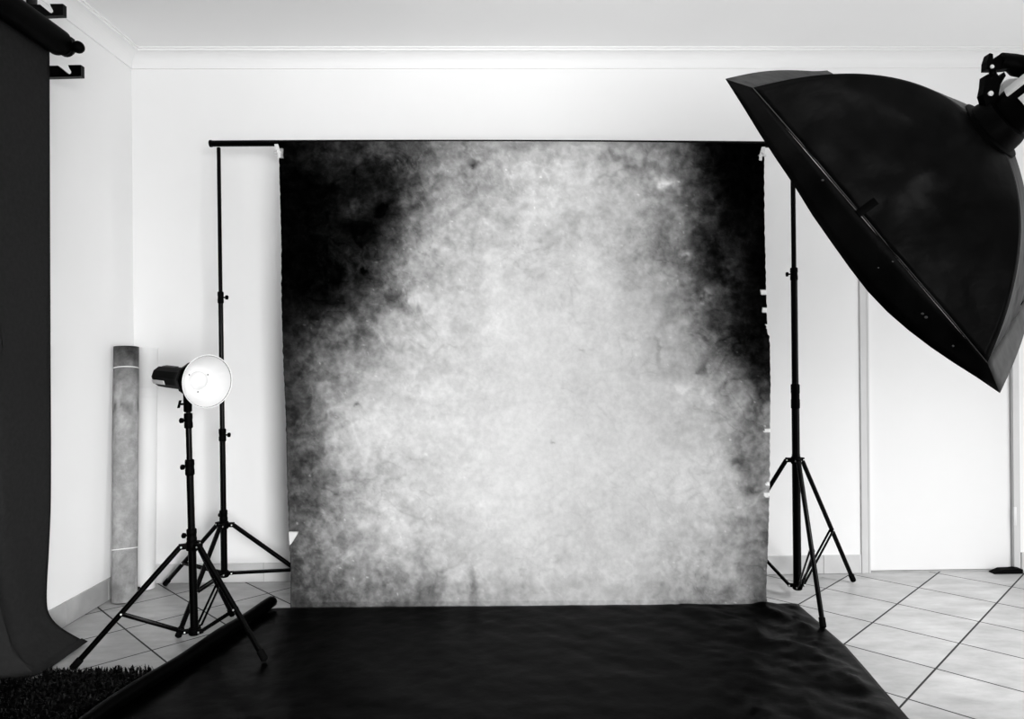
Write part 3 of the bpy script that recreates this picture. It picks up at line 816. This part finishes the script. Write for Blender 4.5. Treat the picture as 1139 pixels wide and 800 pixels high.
# tilt bracket above the housing, seen in front of the white wall
d0 = s0.y
tb = [(1096, 84), (1100, 82), (1103, 88), (1108, 80), (1112, 86), (1117, 80), (1119, 84), (1113, 94), (1111, 104), (1112, 114), (1104, 122), (1097, 118), (1093, 105), (1095, 95)]
dt = d0+.0
def px_prism(bm, poly, d, th):
    f0 = [bm.verts.new(P(a, b, d-th/2)) for a, b in poly]; f1 = [bm.verts.new(P(a, b, d-th/2)+V((0, th, 0))) for a, b in poly]
    bm.faces.new(f0); bm.faces.new(f1[::-1]); n = len(poly)
    for k in range(n): bm.faces.new((f0[k], f0[(k+1) % n], f1[(k+1) % n], f1[k]))
bm = B(); px_prism(bm, tb, dt, .022); obj('tilt_bracket', bm, M_BLACKP, root, smooth=False)
bm = B(); px_prism(bm, [(1101, 116), (1112, 112), (1122, 122), (1112, 132), (1104, 126)], dt+.01, .03); px_prism(bm, [(1112, 112), (1132, 117), (1132, 121), (1114, 117)], dt, .03)
obj('yoke', bm, M_BLACKP, root, smooth=False)
bm = B(); k0 = P(1101.3, 104.5, dt-.012); lathe(bm, k0, (0, -1, 0), [(0, .006), (.004, .0065), (.006, .004)], 14); obj('bracket_bolt', bm, M_WHITEM, root)
bm = B(); px_prism(bm, [(1112, 108), (1116, 93), (1121, 88), (1139, 86), (1160, 88), (1150, 112), (1131, 116), (1124, 113)], dt+.03, .06); o = obj('battery_block', bm, M_WHITEM, root, smooth=False); o['label'] = 'pale block beside the bracket'

hx = P(1098, 69, dt)
root = thing('boom_stand', (hx.x+.85, dt, 0), 'black boom arm reaching in from the right edge above the softbox', 'light stand')
pole = V((hx.x+.85, dt, 0))
bm = B(); c1 = P(1112, 68, dt); c2 = V((pole.x+.05, dt, c1.z-.02))
sweep(bm, [c1, P(1125, 70, dt), P(1131, 73, dt), P(1140, 75, dt), c2], [.020, .022, .026, .026, .024], 16); obj('boom_arm', bm, M_BLACKP, root)
bm = B(); px_prism(bm, [(1097.5, 77), (1098, 68), (1101, 59), (1104.5, 60), (1105, 66), (1112, 60.5), (1115, 63), (1118, 61), (1124, 67), (1124, 76), (1113, 77), (1106, 77)], dt, .022); arm_g = obj('grip_head', bm, M_BLACKP, root, smooth=False)
bm = B(); lathe(bm, P(1103, 74.5, dt-.012), (0, -1, 0), [(0, .0045), (.003, .005), (.005, .003)], 12); obj('grip_bolt', bm, M_WHITEM, root)
bm = B(); lathe(bm, P(1104, 77, dt), (P(1104, 84, dt)-P(1104, 77, dt)), [(0, .008), (.010, .008), (.02, .006), (.03, .006)], 12); obj('spigot', bm, M_BLACKP, root)
bm = B(); tube(bm, pole+V((0, 0, .12)), pole+V((0, 0, c2.z+.06)), .017, n=20); obj('pole', bm, M_BLACK, root)
bm = B(); lathe(bm, pole+V((0, 0, c2.z-.06)), (0, 0, 1), [(0, .024), (.004, .03), (.11, .03), (.115, .024)], 20); obj('pole_clamp', bm, M_BLACKP, root)
bm = B(); lathe(bm, pole+V((0, 0, .62)), (0, 0, 1), [(0, .022), (.004, .026), (.05, .026), (.055, .022)], 20); obj('leg_hub', bm, M_BLACKP, root)
for k in range(3):
    a = 2*PI*k/3; f = pole+V((math.cos(a)*.5, math.sin(a)*.5, .016)); bm = B()
    tube(bm, pole+V((math.cos(a)*.03, math.sin(a)*.03, .64)), f, .012, n=14); lg = obj('leg', bm, M_BLACK, root)
    bm = B(); ball(bm, f, .016, 12); obj('rubber_foot', bm, M_RUB, lg)
    bm = B(); tube(bm, pole+V((math.cos(a)*.02, math.sin(a)*.02, .16)), pole.lerp(f, .55)+V((0, 0, .64*.45-.0)), .005, n=8); obj('brace', bm, M_BLACK, root)

# ------------------------------------------------------------------ light: overcast daylight through the two windows, plus added fill lights
w = bpy.data.worlds.new('overcast'); SC.world = w; w.use_nodes = True
w.node_tree.nodes['Background'].inputs['Color'].default_value = (1, 1, 1, 1)
w.node_tree.nodes['Background'].inputs['Strength'].default_value = .25
def area(name, loc, rot, sx, sy, power):
    l = bpy.data.lights.new(name, 'AREA'); l.shape = 'RECTANGLE'; l.size = sx; l.size_y = sy; l.energy = power
    o = bpy.data.objects.new(name, l); COL.objects.link(o); o.location = loc; o.rotation_euler = rot
    return o
area('daylight_side_window', (XR-.01, WM, 1.05), (0, PI/2, 0), 1.9, 2.0, 62)
def aimed(name, loc, tgt, sx, sy, power, spread):
    o = area(name, loc, (0, 0, 0), sx, sy, power)
    o.rotation_euler = (V(tgt)-V(loc)).to_track_quat('-Z', 'Y').to_euler(); o.data.spread = math.radians(spread)
# added fill lights, unseen, brightening the left corner, ceiling and right floor
aimed('fill_corner', (1.2, -1.3, .95), (-1.6, 3.6, .30), 1.3, 1.3, 21, 50)  # added to lift the left wall and corner
aimed('fill_ceiling', (.5, -.8, 1.0), (.2, 2.0, 2.70), 1.6, 1.0, 14.5, 60)  # added to lift the ceiling tone
aimed('fill_ceiling_left', (-.3, -.6, 1.7), (-.5, 1.2, 2.70), 2.0, 1.0, 13, 80)  # second uplight added for the ceiling
aimed('fill_right_floor', (3.2, 1.0, 2.5), (1.9, 2.6, 0), .6, .6, 16, 60)  # added fill over the right-hand floor, no fitting on the ceiling
SC.view_settings.view_transform = 'Standard'; SC.view_settings.look = 'None'
SC.view_settings.gamma = 1; SC.view_settings.use_curve_mapping = False
SC.view_settings.exposure = 0.0
SC.cycles.max_bounces = 12; SC.cycles.diffuse_bounces = 8
SC.cycles.use_denoising = True
